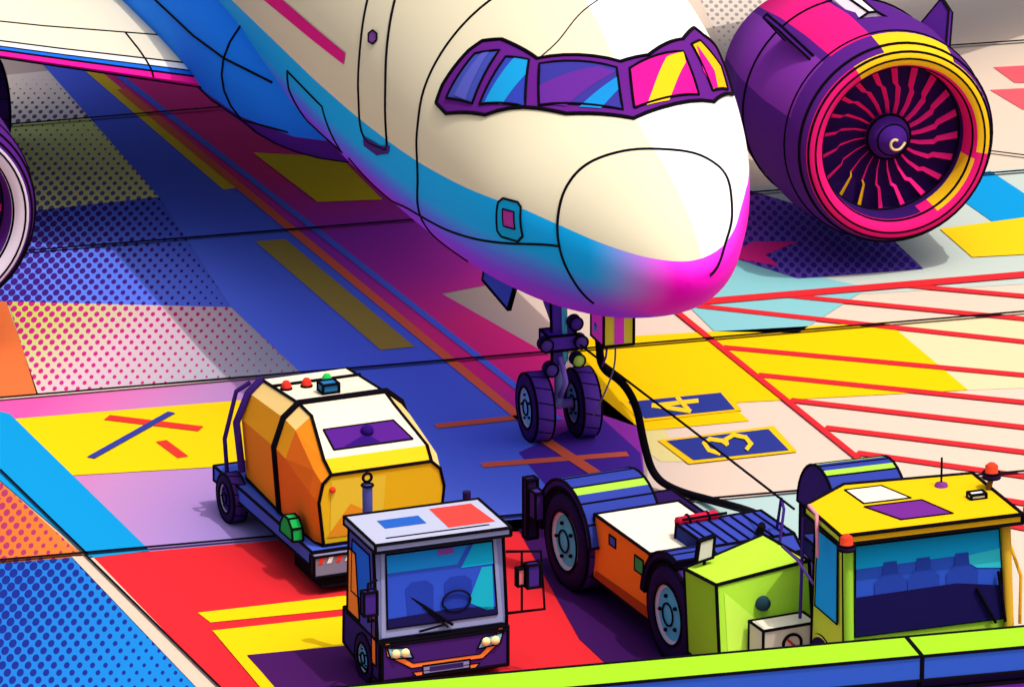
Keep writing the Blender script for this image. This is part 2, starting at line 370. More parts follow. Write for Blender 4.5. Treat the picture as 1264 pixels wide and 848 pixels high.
# flight deck glazing
FR=[(540,128),(548,106),(580,64),(597,52),(620,50),(664,74),(766,78),(800,70),(842,50),(855,36),(866,45),(888,60),(899,90),(903,118),(880,127),(782,148),(700,142),(600,143),(552,141)]
panel("windshield_frame",FR,'#6a2090',.014); sline("windshield_frame_line",FR,.017,closed=True,off=.016)
WN=[("side_window",[(553,122),(588,68),(618,64),(585,129)],'#4450b8'),
    ("side_window",[(594,130),(626,72),(654,76),(650,134)],'#3446bc'),
    ("windshield_pane",[(667,132),(667,81),(761,86),(769,138)],'#3c38a0'),
    ("windshield_pane",[(783,136),(777,87),(842,66),(861,119)],'#f0189c'),
    ("side_window",[(878,114),(852,57),(862,52),(888,84),(896,112)],'#ffc818')]
for n_,q,c in WN:
    panel(n_,q,c,.022); sline(n_+"_line",q,.012,closed=True,off=.023)
for q,c in (([(600,129),(636,74),(654,76),(653,92),(622,131)],'#1aa4e8'),([(668,108),(668,131),(700,134),(760,92),(740,85)],'#6a2ca0'),([(716,135),(762,98),(765,112),(742,137)],'#1a94e0'),
            ([(798,133),(822,73),(842,67),(845,80),(825,127)],'#ffd020'),([(563,119),(596,68),(606,66),(577,125)],'#5a60c8'),([(866,90),(858,58),(880,90),(884,111),(878,111)],'#f0189c')):
    panel("glass_tint",q,c,.028)
# seams
sline("radome_seam",[(876,340),(893,308),(903,268),(898,222),(872,196),(820,185),(770,187),(725,203),(700,230),(689,268),(692,310),(708,346),(733,374)],.013)
sline("skin_seam",[(625,-12),(560,45),(524,110),(515,165),(516,225),(535,290),(563,322)],.012)
sline("skin_seam",[(405,195),(470,240),(505,258),(560,287),(620,300),(690,304)],.011)
sline("door_line",[(458,-14),(445,60),(443,120),(449,168),(470,182),(478,178),(476,120),(478,60),(492,-14)],.013)
sline("access_line",[(355,88),(398,132),(412,188),(375,150),(357,110)],.012,closed=True)
sline("skin_seam",[(772,-14),(720,14),(690,50),(662,76)],.008,m='#3a2a40')
panel("door_step",[(449,168),(470,180),(482,180),(480,190),(466,192),(450,180)],'#4a2a8a',.012)
panel("service_hatch",[(616,250),(622,245),(640,250),(644,256),(646,292),(640,298),(620,292),(615,285)],'#14b4f4',.008)
sline("service_hatch_line",[(616,250),(622,245),(640,250),(644,256),(646,292),(640,298),(620,292),(615,285)],.010,closed=True,off=.010)
panel("hatch_latch",[(622,258),(636,262),(637,283),(623,279)],'#c03ab0',.014)
sline("hatch_latch_line",[(622,258),(636,262),(637,283),(623,279)],.007,closed=True,off=.015)
panel("livery_stripe",[(316,-8),(340,-8),(427,66),(425,80)],'#f01890',.010)
panel("cabin_port",[(456,42),(461,38),(466,42),(466,50),(461,55),(456,52)],'#8a4aa8',.010)
sline("cabin_port_line",[(456,42),(461,38),(466,42),(466,50),(461,55),(456,52)],.008,closed=True,off=.012)
# belly fairing
bf=[(4.3,1.2,.6),(5.0,1.85,1.0),(6,2.15,1.25),(7,2.25,1.32),(10,2.3,1.34),(14,2.2,1.3),(16,1.7,.9),(17.5,.8,.3)]
v=[];N=40
for y,w_,h in bf:
    for k in range(N):
        a=2*math.pi*k/N; v.append((w_*math.sin(a),y,2.68+h*math.cos(a)))
f=[(i*N+k,i*N+(k+1)%N,(i+1)*N+(k+1)%N,(i+1)*N+k) for i in range(len(bf)-1) for k in range(N)]
def fair():
    m=bpy.data.materials.new("fairing_paint"); m.use_nodes=True; nt=m.node_tree
    b=nt.nodes["Principled BSDF"]; b.inputs["Roughness"].default_value=.8; b.inputs["Specular IOR Level"].default_value=.06
    g=nt.nodes.new("ShaderNodeNewGeometry"); sx=nt.nodes.new("ShaderNodeSeparateXYZ"); nt.links.new(g.outputs["Position"],sx.inputs[0])
    t=math_n(nt,'SUBTRACT',sx.outputs[2],1.3)
    r=ramp(nt,[(0,'#5a2098'),(.86,'#5a2098'),(.87,'#1c80ff*'),(1,'#1c84ff*')]); nt.links.new(t,r.inputs[0]); nt.links.new(r.outputs[0],b.inputs["Base Color"]); return m
mobj("belly_fairing",v,f,[fair()],None,AC,smooth=True,ink=False)
for k in (31,27): tube("fairing_seam",[Vector(v[i*N+k])+Vector((-.004,0,0)) for i in range(1,6)],.011,INK,AC,res=1)
tube("fairing_seam",[Vector(v[2*N+k])+Vector((-.006,-.004,0)) for k in range(20,36)],.011,INK,AC,res=1)
# wings
def wing(sg):
    secs=[(1.2,6.6,7.4,2.22,.13),(2.0,7.0,7.0,2.25,.125),(3.5,8.0,5.7,2.36,.12),(6.5,9.7,4.0,2.66,.115),(17,15.2,1.6,3.5,.11)]
    cs=[0,.012,.03,.06,.10,.2,.4,.7,1.0]
    prof=[(c,2.2*(math.sqrt(c)*.30-.13*c-.17*c*c)) for c in cs]
    loop=[(c,t) for c,t in prof]+[(c,-t*.75) for c,t in prof[-2:0:-1]]
    n=len(loop); v=[];f=[];ix=[]
    for x,le,ch,z,tk in secs:
        for c,t in loop: v.append((sg*x,le+ch*c,z+ch*tk*t*1.1))
    for i in range(len(secs)-1):
        for j in range(n):
            f.append((i*n+j,i*n+(j+1)%n,(i+1)*n+(j+1)%n,(i+1)*n+j))
            ix.append(1 if j==0 else 2 if j==1 else 3 if j==2 else 0 if j<8 else (1 if j>=n-2 else 5 if j>=n-3 else 4))
    mobj("wing",v,f,['#f4ecd4','#ff1c9c*','#1c74ff','#ffffff','#4a2090','#e02a98'],ix,AC,smooth=False,ink=False)
    for j,rr in ((1,.010),(n-1,.010),(n-2,.018),(2,.008),(3,.010),(5,.010)):
        tube("slat_line",[v[i*n+j] for i in range(len(secs))],rr,INK,AC,res=1)
    for xx in (2.6,6.4,10,13.5):
        k=0
        while secs[k+1][0]<xx: k+=1
        t=(xx-secs[k][0])/(secs[k+1][0]-secs[k][0])
        tube("slat_break",[Vector(v[k*n+j]).lerp(Vector(v[(k+1)*n+j]),t)+Vector((0,0,.004)) for j in range(0,6)],.009,INK,AC,res=1)
wing(-1); wing(1)
for sg in (-1,1):
    mobj("tailplane",[(0,28,4.9),(0,31.5,4.9),(sg*6,32.6,5.3),(sg*6,31.2,5.3),(0,28,5.1),(0,31.5,5.0),(sg*6,32.6,5.36),(sg*6,31.2,5.4)],BOXF,'#efe8d0',None,AC)
mobj("fin",[(-.12,25.5,5.7),(.12,25.5,5.7),(.1,31,5.6),(-.1,31,5.6),(-.05,30.5,11.6),(.05,30.5,11.6),(.05,32.6,11.6),(-.05,32.6,11.6)],BOXF,'#1c6cf0',None,AC)
# engines
def engine(sg,cx,y0,cz):
    K=1.0
    L=(cx,y0,cz)
    prof=[(.55,.90),(.30,.905),(.12,.93),(.03,.98),(0,1.04),(.0,1.10),(.05,1.16),(.18,1.21),(.45,1.26),(1.2,1.32),(2.2,1.26),(3.3,1.05),(3.3,.95)]
    def ii(j,a):
        d=math.degrees(a)%360 # 0=+X,90=up
        if sg<0: return 1 if (j<=1 or j>=5) else 6
        if j<=0: return 3
        if j<=2:
            return 4 if 300<d<345 else 3 if j==1 and 180<d<290 else 0
        if j<=5: return 4 if (d<118 or d>352) else 0
        if j<=7: return 4 if (55<d<100) else 1
        return 0 if 100<d<124 else 5 if 128<=d<165 else 1
    lathe("nacelle",prof,'Y',L,['#f41c84','#5a2088','#2c1050','#341468','#ffd020','#8a36ac','#f0e4fa'],AC,72,ii)
    for s,r,t in ((.0,1.06,.010),(.10,.95,.015),(.16,1.205,.016),(.5,1.27,.009),(.03,1.14,.012),(1.9,1.29,.009)): ring(AC,'Y',L,s,r*K,t,64)
    ring(AC,'Y',L,.42,.905*K,.018,64)
    lathe("fan_disc",[(.52,.905*K),(.52,0)],'Y',L,['#30125e'],AC,48)
    v=[];f=[];ix=[]
    for k in range(20):
        b0=2*math.pi*k/20
        for j,(r,da,wd) in enumerate(((.27,0,.020),(.42,.03,.026),(.60,.10,.034),(.64,.17,.036),(.90,.24,.050))):
            a=b0+da
            for e in (-1,1):
                v.append((cx+r*K*math.cos(a)-e*wd*math.sin(a)*.7,y0+.42+(.05 if e>0 else 0),cz+r*K*math.sin(a)+e*wd*math.cos(a)*.7))
            if j<4:
                b=(k*5+j)*2; f.append((b,b+1,b+3,b+2)); ix.append(1 if k in(12,13) and j>=2 else 0)
    mobj("fan_blades",v,f,['#f82088*','#ffc020*'],ix,AC,ink=False)
    lathe("spinner",[(.12,0.0),(.16,.08),(.24,.17),(.34,.24),(.46,.28)],'Y',L,['#4a2090'],AC,32)
    ring(AC,'Y',L,.40,.27,.014,32); ring(AC,'Y',L,.26,.19,.008,32)
    sw=[(cx+r*math.cos(a),y0+.12+.6*r*.9-.01,cz+r*math.sin(a)) for r,a in [(.03+.012*i,1.2+i*.62) for i in range(9)]]
    tube("spinner_swirl",sw,.016,'#fff0a8',AC,smooth=True)
    lathe("exhaust_core",[(2.8,.7),(3.6,.6),(4.3,.4),(4.9,.15)],'Y',L,['#5a4a78'],AC,32)
    v=[(cx-.18,y0+1.0,cz+1.28),(cx+.18,y0+1.0,cz+1.28),(cx+.2,y0+6.2,cz+.8),(cx-.2,y0+6.2,cz+.8),(cx-.05,y0+1.0,cz+1.36),(cx+.05,y0+1.0,cz+1.36),(cx+.18,y0+4.9,cz+1.40),(cx-.18,y0+4.9,cz+1.40),(cx+.15,y0+6.2,cz+1.2),(cx-.15,y0+6.2,cz+1.2)]
    mobj("pylon",v,[(0,1,2,3),(4,5,6,7),(7,6,8,9),(0,1,5,4),(1,2,8,6,5),(2,3,9,8),(3,0,4,7,9)],'#efe8f0',None,AC)
    for s2 in ((-1,1) if sg>0 else (-1,)):
        a=math.radians(90-s2*42)
        e=Vector((math.cos(a),0,math.sin(a))); c0=Vector(L)
        q=[c0+e*1.26+Vector((0,.7,0)),c0+e*1.29+Vector((0,1.6,0)),c0+e*1.68+Vector((0,1.6,0)),c0+e*1.62+Vector((0,1.25,0))]
        tn=Vector((-e.z,0,e.x))*.03
        mobj("strake",[p+tn for p in q]+[p-tn for p in q],BOXF,'#5a2090',None,AC)
engine(1,5.58,4.2,1.62); engine(-1,-5.92,4.6,1.70)
for sg in (-1,1):
    tube("main_strut",[(sg*3.8,12.6,.6),(sg*3.6,12.6,2.5)],.14,'#5a3a98',AC)
    tube("main_drag_brace",[(sg*4.0,12.5,.9),(sg*2.6,12.5,2.3)],.08,'#4a2a90',AC)
    wheel("main_wheel",(sg*3.4,12.6,.58),.58,.42,AC); wheel("main_wheel",(sg*4.2,12.6,.58),.58,.42,AC)
# nose gear
for sx_ in (-.27,.27): wheel("nose_wheel",(sx_,0,.39),.39,.24,AC,hub='#8ac0ff',tyre='#3c1a6c',tread='#6a40b8')
tube("axle",[(-.2,0,.39),(.2,0,.39)],.055,'#a48af0',AC)
tube("shock_strut",[(0,0,.36),(0,.02,1.0)],.055,'#a4b0ff',AC)
tube("strut_cylinder",[(0,.02,.85),(0,.1,2.0)],.085,'#6a40c8',AC)
tube("strut_highlight",[(.05,-.06,.9),(.05,.01,1.9)],.03,'#6af0ff',AC)
tube("strut_line",[(-.085,0,.9),(-.085,.07,1.9)],.012,INK,AC); tube("strut_line",[(.09,0,.9),(.09,.07,1.9)],.012,INK,AC)
tube("drag_brace",[(0,.05,1.2),(-.05,1.1,1.95)],.04,'#8058d0',AC)
tube("torque_link",[(0,-.06,.95),(0,-.24,.72),(0,-.06,.5)],.03,'#a080f0',AC)
box("steering_collar",-.17,.17,-.12,.16,1.05,1.22,'#6a40c8',AC)
for x,z,c in ((-.2,1.14,'#6a4ab8'),(.2,1.14,'#6a4ab8'),(.17,.93,'#d0ff6a'),(.14,1.36,'#5a34b0'),(-.14,.85,'#6a4ab8')):
    lathe("taxi_lamp",[(-.06,0),(-.06,.07),(.05,.085),(.06,0)],'Y',(x,-.12,z),[c,'#2a1050'],AC,16,lambda j,a:0 if j==0 else 1); ring(AC,'Y',(x,-.12,z),-.06,.075,.008,16)
for sg in (-1,1):
    q=[(sg*.42,.2,1.85),(sg*.42,1.3,1.82),(sg*.50,1.2,1.50),(sg*.48,.35,1.42)]
    mobj("gear_door",q+[(x+.03,y,z) for x,y,z in q],BOXF,'#4860e0',None,AC)
box("power_receptacle",-.17,.17,-2.04,-1.62,1.72,2.14,['#ffffff*','#fff040*','#ff48e8*'],AC,idx=[0,0,1,0,0,2])
quad("receptacle_stripe",[(-.05,-2.044,1.74),(.06,-2.044,1.74),(.06,-2.044,2.10),(-.05,-2.044,2.10)],'#ff48e8*',AC)
# ---------------- power cable & headset line ----------------
cb=empty("power_cable")
tube("cable",[P(738,402,1.85),P(740,430,1.55),P(742,455,1.3),P(768,470,1.1),P(786,500,.85),P(794,545,.5),P(806,588,.14),P(835,606,.06),P(880,618,.06),P(925,630,.35),P(946,640,.9),P(938,655,1.25)],.034,INK,cb,smooth=True)
tube("plug",[P(738,400,1.9),P(738,412,1.75)],.045,'#28b0d8',cb)
tube("thin_lead",[P(752,402,1.85),P(748,440,1.5),P(742,455,1.3)],.012,'#5a2a90',cb)
tube("thin_lead",[P(756,402,1.85),P(764,440,1.5),P(745,490,1.0),P(733,512,.7)],.010,'#7a6a90',cb,smooth=True)
hl=empty("headset_line"); tube("line",[P(698,412,1.1),P(840,520,1.15),P(980,628,1.7)],.010,INK,hl)
# ---------------- tank cart ----------------
tc=empty("tank_service_cart",P(474,718),math.radians(5))
secs=[(2.45,.55,1.42,.62,.5),(2.25,.5,1.58,.72,.52),(1.15,.48,1.66,.76,.52),(.85,.48,1.62,.76,.5),(.22,.46,1.36,.74,.62),(.05,.48,1.24,.70,.60)]
v=[]
for y,z0,z1,w_,tw in secs:
    zm=z0+(z1-z0)*.62; zn=z0+(z1-z0)*.88; wn=tw+(w_-tw)*.55
    v+=[(-w_*.93,y,z0),(-w_,y,zm),(-wn,y,zn),(-tw*.93,y,z1),(tw*.93,y,z1),(wn,y,zn),(w_,y,zm),(w_*.93,y,z0)]
f=[tuple(range(8)),tuple(range(40,48))]; ix=[0,3]
for i in range(5):
    for j in range(8):
        a=i*8+j; b=i*8+(j+1)%8; f.append((a,b,b+8,a+8)); ix.append([0 if i>1 else 5,4 if i<3 else 0,6 if i<3 else 5,2 if i<4 else 3,6,3,3,3][j])
mobj("tank_body",v,f,['#ff7a20','#ffb418','#fff4d8','#ffd020','#ffac20','#ff9420','#ffd888'],ix,tc,r=.013,ang=.62)  # shade painted as orange on the left side, lit front painted yellow
quad("front_panel",[(-.58,.045,.62),(.0,.045,.60),(.05,.045,1.16),(-.56,.045,1.18)],'#ffe040',tc)
quad("front_panel_shade",[(-.62,.043,.56),(.30,.043,.54),(-.35,.043,.90)],'#ffa828',tc)
quad("hood_glass",[(-.42,.32,1.412),(.46,.32,1.412),(.36,.62,1.535),(-.42,.62,1.535)],'#5a2090',tc,ink=True)
quad("hood_glass_tint",[(-.30,.34,1.424),(.10,.34,1.424),(.0,.48,1.482)],'#34107a',tc)
sphere("cap",(.02,.5,1.50),.07,'#34107a',tc)
def hoop(y,r,k,x=1): 
    s=[Vector(v[2*8+j])*1.0 for j in range(8)]
    tube("strap",[(p.x*x*1.012,y,(p.z-.48)*k+.485+.006) for p in s],r,INK,tc)
hoop(1.15,.030,1.0)
tube("strap",[(-.74,2.2,.6),(-.79,2.22,1.15),(-.66,2.2,1.47),(-.50,2.2,1.61)],.04,'#3a2078',tc)
tube("strap",[(-.50,1.9,1.62),(.50,1.9,1.62)],.014,INK,tc)
for x,y,c in ((-.40,1.75,'#f83a2c'),(-.17,1.75,'#f83a2c'),(.08,1.8,'#28d060')):
    lathe("roof_lamp",[(0,.055),(.05,.05),(.08,.03),(.09,0)],'Z',(x,y,1.63),[c],tc,14); ring(tc,'Z',(x,y,1.63),0,.055,.010,14)
box("roof_unit",-.14,.04,1.35,1.5,1.66,1.75,'#2878b8',tc)
box("chassis",-.82,.82,-.05,2.85,.30,.46,['#2c1458','#4a62d8','#4a68e0'],tc,idx=[0,1,2,2,0,2],r=.012)
box("bumper",-.84,.80,-.16,-.055,.22,.44,['#2a2030','#8a8ab0'],tc,idx=[0,1,1,0,0,0])
for i in range(5): quad("barber_mark",[(-.80+.1*i,-.165,.36),(-.75+.1*i,-.165,.36),(-.72+.1*i,-.165,.43),(-.77+.1*i,-.165,.43)],'#f83a2c' if i%2==0 else '#ffffff',tc)
box("front_step",-.75,.15,-.14,.6,.10,.215,INK,tc)
wheel("cart_wheel",(-.80,2.35,.27),.27,.18,tc,hub='#3a2078'); wheel("cart_wheel",(.80,2.35,.27),.27,.18,tc); wheel("cart_wheel",(.72,.55,.27),.25,.16,tc)
wheel("cart_wheel",(-.55,.75,.25),.24,.16,tc)
prismx("hose_reel",[(.30,.47),(.32,.60),(.42,.68),(.55,.68),(.64,.58),(.66,.47)],-.90,-.78,['#20c058'],tc,r=.009)
for x,z in ((-.55,1.08),(.6,.56)): sphere("latch",(x,.04,z),.035,'#f84a2c' if z>1 else '#f4e8c0',tc)
tube("side_rail",[(-.80,2.5,.5),(-.84,2.45,.9),(-.74,2.35,1.45),(-.6,2.3,1.55)],.025,'#3a2078',tc)
# ---------------- baggage tractor ----------------
tt=empty("baggage_tractor",P(546,847),math.radians(3.5))
prismx("cab_shell",[(0,.58),(0,.66),(.10,1.50),(.80,1.52),(.86,.58)],-.69,.69,['#4c48a8','#8288c4','#a4a8dc','#98a0d8'],tt,idx=[0,0,1,1,3,0,0],r=.012)
prismx("lower_body",[(-.05,.16),(-.05,.57),(.98,.60),(1.0,.22),(.6,.16)],-.685,.685,['#f0781c','#3a1c70','#3a2078'],tt,idx=[2,2,1,1,0,1,1],r=.012)
box("front_mask",-.67,.67,-.085,-.055,.18,.55,['#4a2480'],tt)
def tq(name,pts,c,y,ink=False,r=.006): quad(name,[(x,y,z) for x,z in pts],c,tt,ink=ink,r=r)
tq("orange_trim",[(-.36,.28),(.40,.28),(.60,.44),(.62,.58),(.57,.58),(.54,.48),(.37,.33),(-.34,.33),(-.56,.48),(-.59,.58),(-.64,.58),(-.62,.44)],'#ff8c3c*',-.089,True,.004)
tq("orange_lip",[(-.30,.18),(.31,.18),(.37,.235),(-.35,.235)],'#ff8c3c*',-.090,True,.004)
tq("grille",[(-.24,.20),(.26,.20),(.26,.29),(-.24,.29)],'#9aa0d8',-.093,True,.005)
tq("grille_slot",[(-.17,.22),(.19,.22),(.19,.27),(-.17,.27)],'#3a2a70',-.096)
for sx_ in (-1,1):
    tq("headlamp",[(sx_*.34,.39),(sx_*.58,.41),(sx_*.62,.53),(sx_*.40,.50)],'#8ad0f0*',-.092,True)
    for dx in (.43,.53): lathe("headlamp_bulb",[(-.03,0),(-.03,.04),(.0,.045)],'Y',(sx_*dx,-.095,.46),['#fff2b0*'],tt,12)
def wq(name,pts,c,off,ink=False): quad(name,[(x,(z-.66)/.84*.10-off,z) for x,z in pts],c,tt,ink=ink)
wq("windshield_surround",[(-.65,.61),(.65,.61),(.61,1.49),(-.61,1.49)],'#a0a6d8',.008)
wq("windshield",[(-.585,.70),(.585,.70),(.565,1.45),(-.565,1.45)],'#3458dc',.016,True)
wq("glass_band",[(-.56,1.26),(.18,1.26),(.30,1.445),(-.56,1.445)],'#1c94f0',.022)
wq("glass_band",[(.22,1.22),(.57,1.22),(.562,1.445),(.36,1.445)],'#10b8ec',.022)
wq("glass_band",[(.28,.86),(.48,.76),(.55,.76),(.55,1.20),(.44,1.20)],'#1cc0e0',.024)
wq("dash",[(-.58,.71),(.58,.71),(.58,.78),(.18,.82),(-.58,.80)],'#1c1858',.024)
for cxx in (-.23,.18):
    wq("seat_back",[(cxx-.14,.80),(cxx+.14,.80),(cxx+.15,1.08),(cxx+.08,1.14),(cxx-.08,1.14),(cxx-.15,1.08)],'#2844bc',.020)
tube("steering_wheel",[(.15+.15*math.cos(a*math.pi/8),-.012,.90+.11*math.sin(a*math.pi/8)) for a in range(16)],.012,'#141040',tt,closed=True)
wq("mirror_inner",[(-.02,1.38),(.15,1.38),(.15,1.44),(-.02,1.44)],'#8a4ab0',.03)
tube("wiper",[(.1,-.04,.66),(-.42,.05,1.06)],.012,INK,tt); tube("wiper",[(.05,-.04,.64),(-.2,.0,.88)],.008,INK,tt)
tube("wiper",[(-.26,-.045,.64),(.02,-.045,.68)],.010,INK,tt)
box("roof",-.72,.72,-.04,.86,1.53,1.61,['#8a90c0','#c0c4e0','#9298c8'],tt,idx=[0,1,2,2,0,2],r=.012)
quad("roof_patch",[(.14,.18,1.614),(.64,.18,1.614),(.60,.76,1.614),(.15,.76,1.614)],'#f84a44',tt)
quad("roof_patch",[(-.46,.38,1.614),(-.02,.38,1.614),(-.02,.62,1.614),(-.46,.62,1.614)],'#2a64c8',tt)
quad("roof_seam",[(-.55,.10,1.614),(.55,.10,1.614),(.55,.13,1.614),(-.55,.13,1.614)],INK,tt)
quad("door_glass",[(-.693,.14,.86),(-.693,.74,.86),(-.693,.70,1.42),(-.693,.20,1.42)],'#1a6cf0',tt,ink=True)
quad("door_panel",[(-.696,.50,.62),(-.696,.84,.62),(-.696,.80,1.3),(-.696,.60,1.3)],'#ff8a30*',tt,ink=True)
quad("door_panel",[(-.69,.04,.30),(-.69,.16,.30),(-.69,.16,.84),(-.69,.04,.84)],'#ff8a30*',tt,ink=True)
for x in (-.62,.62):
    wheel("tractor_wheel",(x,.40,.26),.26,.16,tt)
box("side_mirror",-.88,-.74,-.14,-.06,.92,1.16,'#4a2a90',tt); tube("mirror_arm",[(-.69,.02,1.22),(-.82,-.1,1.24),(-.82,-.1,.84),(-.69,.02,.8)],.012,INK,tt)
box("side_mirror",.86,1.0,-.14,-.06,.98,1.22,'#4a2a90',tt); tube("mirror_arm",[(.69,.02,1.34),(1.02,-.1,1.34),(1.06,-.1,.72),(.69,.02,.68)],.012,INK,tt)
tube("mirror_arm",[(.83,-.06,1.34),(.83,-.06,.72)],.010,INK,tt)
box("mirror_panel",.77,.85,-.1,-.05,1.0,1.18,'#f08080',tt)
tube("exhaust_stack",[(-.42,1.0,.4),(-.42,1.0,1.86)],.055,'#5a5aa8',tt); ring(tt,'Y',(-.42,1.0,1.94),0,.045,.012,16); ring(tt,'Z',(-.42,1.0,1.86),0,.058,.010,16)
tube("rear_stack",[(.62,.93,.5),(.62,.93,1.68)],.045,'#2a1850',tt)
# ---------------- pushback tug ----------------
pt=empty("pushback_tug",P(829,818),math.radians(7.0)); B=2.38
wheel("tug_wheel",(.12,0,.53),.53,.34,pt,hub='#58c4ec',tyre='#241048'); wheel("tug_wheel",(.10,B,.53),.53,.38,pt,hub='#58c4ec',tyre='#241048')
wheel("tug_wheel",(.60,B,.5),.5,.34,pt); wheel("tug_wheel",(1.30,-.1,.5),.5,.34,pt)
prismx("chassis",[(-1.3,.30),(-1.3,.75),(B+.4,.75),(B+.4,.35)],.35,1.35,['#2c1458'],pt)
prismx("side_body",[(.56,.26),(.56,.98),(B-.52,.98),(B-.48,.28)],.02,.98,['#ff7e24*','#fff4e0','#ff9a30','#c85818'],pt,idx=[0,0,2,1,3,0],r=.013)
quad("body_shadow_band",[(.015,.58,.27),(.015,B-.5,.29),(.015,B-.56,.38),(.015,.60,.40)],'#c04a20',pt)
quad("side_plate",[(.014,.70,.70),(.014,.90,.70),(.014,.90,.86),(.014,.70,.86)],'#4aa858',pt,ink=True)
quad("side_plate",[(.014,1.35,.78),(.014,1.5,.78),(.014,1.5,.88),(.014,1.35,.88)],'#4a62c8',pt,ink=True)
def fender(name,x0,x1,cy,cz,r0,r1,a0,a1,parent,cols,st,n=16):
    v=[];f=[];ix=[]
    for k in range(n+1):
        a=math.radians(a0+(a1-a0)*k/n)
        for x,r in ((x0,r0),(x0,r1),(x1,r1),(x1,r0)): v.append((x,cy-r*math.cos(a),cz+r*math.sin(a)))
    for k in range(n):
        for j in range(4): f.append((k*4+j,k*4+(j+1)%4,(k+1)*4+(j+1)%4,(k+1)*4+j)); ix.append((1 if k in st else 0) if j==1 else 2)
    f+= [(0,1,2,3),(n*4,n*4+1,n*4+2,n*4+3)]; ix+=[2,2]
    mobj(name,v,f,cols,ix,parent,r=.011,ang=.6)
    for k in range(0,n+1,2):
        a=math.radians(a0+(a1-a0)*k/n); tube(name+"_rib",[(x0,cy-r1*math.cos(a),cz+r1*math.sin(a)),(x1,cy-r1*math.cos(a),cz+r1*math.sin(a))],.009,INK,parent,res=0)
fender("rear_fender",-.08,.76,B,.54,.56,.64,10,185,pt,['#3444a8','#b0e848','#3a1c78'],(5,9))
fender("front_fender",-.04,.42,0,.54,.56,.63,75,175,pt,['#3444a8','#a8d840','#241450'],())
box("rear_step",-.18,-.08,B+.5,B+.65,.6,.9,'#4a2a90',pt); box("rear_step",-.2,-.08,B+.66,B+.76,.35,1.0,'#2a1850',pt)
prismx("engine_cover",[(-.10,.75),(-.10,1.02),(.10,1.14),(.85,1.14),(.9,.75)],.46,1.42,['#2c3484','#3c4cb8'],pt,idx=[0,0,0,1,1,0,0],r=.012)
for i in range(7): tube("louvre",[(.54+.13*i,.12,1.15),(.54+.13*i,.82,1.15)],.012,'#140a3a',pt,res=0)
lathe("extinguisher",[(-.24,0),(-.24,.06),(.2,.07),(.26,0)],'X',(.72,.88,1.14),['#e01c44'],pt,18); tube("extinguisher_band",[(.50,.79,1.20),(1.0,.79,1.20)],.012,INK,pt)
ring(pt,'X',(.60,.88,1.14),0,.07,.010,14); ring(pt,'X',(.82,.88,1.14),0,.07,.010,14)
v=[(-.10,-1.30,.30),(.95,-1.30,.30),(1.0,-.08,.30),(-.06,-.50,.30),(-.08,-1.15,1.24),(.95,-1.15,1.34),(1.0,-.05,1.24),(-.04,-.36,1.14)]
mobj("green_hood",v,BOXF,['#a4dc34','#c8f440','#9cdc30','#b4f040*'],[0,1,3,2,2,2],pt,r=.013)
quad("hood_highlight",[(.0,-1.300,.34),(.48,-1.245,.70),(-.0,-1.17,1.16)],'#ccff58*',pt)  # painted highlight triangle on the hood front
box("tool_box",.22,.82,-1.60,-1.29,.40,.86,['#e8dccb','#fff4e0','#f0e0d0'],pt,idx=[0,1,0,2,2,0],r=.011)
ring(pt,'Y',(.54,-1.61,.68),0,.10,.012,24,name="warning_ring"); tube("warning_bar",[(.47,-1.61,.75),(.61,-1.61,.61)],.012,'#e02c34',pt)
lathe("fuel_cap",[(-.05,0),(-.05,.07),(0,.08)],'Y',(.40,-1.22,1.0),['#2a4a58'],pt,16)
tube("exhaust_pipe",[(1.18,-1.0,.3),(1.18,-1.0,1.36)],.10,'#34206a',pt); tube("exhaust_pipe",[(1.18,-1.0,1.36),(1.18,-1.0,1.50)],.06,'#44308a',pt)
ring(pt,'Z',(1.18,-1.0,1.36),0,.10,.011,20)
mobj("wing_mirror",[(.05,-.45,1.22),(.23,-.45,1.25),(.25,-.45,1.47),(.08,-.45,1.44),(.05,-.41,1.22),(.23,-.41,1.25),(.25,-.41,1.47),(.08,-.41,1.44)],BOXF,'#f0e4f0',None,pt); tube("mirror_stem",[(.15,-.42,1.1),(.15,-.42,1.3)],.014,INK,pt)
tube("hand_rail",[(1.15,-.1,1.1),(1.2,-.1,1.5),(1.32,.2,1.5),(1.32,.3,1.1)],.016,'#4a2a90',pt)
# ---------------- cab vehicle ----------------
cv=empty("ground_support_truck",P(1146,893),math.radians(1.5))
sh=[(-.90,0),(.86,0),(.86,1.15),(-.45,1.25),(-.92,.85)]
shT=[(-.88,.14),(.84,.14),(.84,1.12),(-.45,1.2),(-.90,.82)]
prismz("cab_shell",sh,.35,2.0,['#b8ec40','#3a2a80','#e0f048'],cv,idx=[0,0,0,0,0,2,2],r=.014,top=shT)
def cq(name,pts,c,off,ink=False): quad(name,[(x,(z-.35)/1.65*.14-off,z) for x,z in pts],c,cv,ink=ink)
cq("windshield",[(-.78,1.00),(.80,1.00),(.76,1.92),(-.76,1.92)],'#3460e0',.010,True)
cq("sky_band",[(-.76,1.68),(.78,1.70),(.76,1.91),(-.76,1.91)],'#14b8f8',.016)
cq("sky_band",[(.32,1.68),(.52,1.55),(.78,1.52),(.77,1.72)],'#38dcf4',.018)
for cxx in (-.40,-.05,.36): cq("seat_back",[(cxx-.16,1.2),(cxx+.16,1.2),(cxx+.17,1.52),(cxx+.08,1.60),(cxx+.07,1.72),(cxx-.07,1.72),(cxx-.08,1.60),(cxx-.17,1.52)],'#2c4cc0',.020)
cq("dashboard",[(-.78,1.005),(.80,1.005),(.80,1.34),(.3,1.42),(-.78,1.40)],'#1c1458',.024)
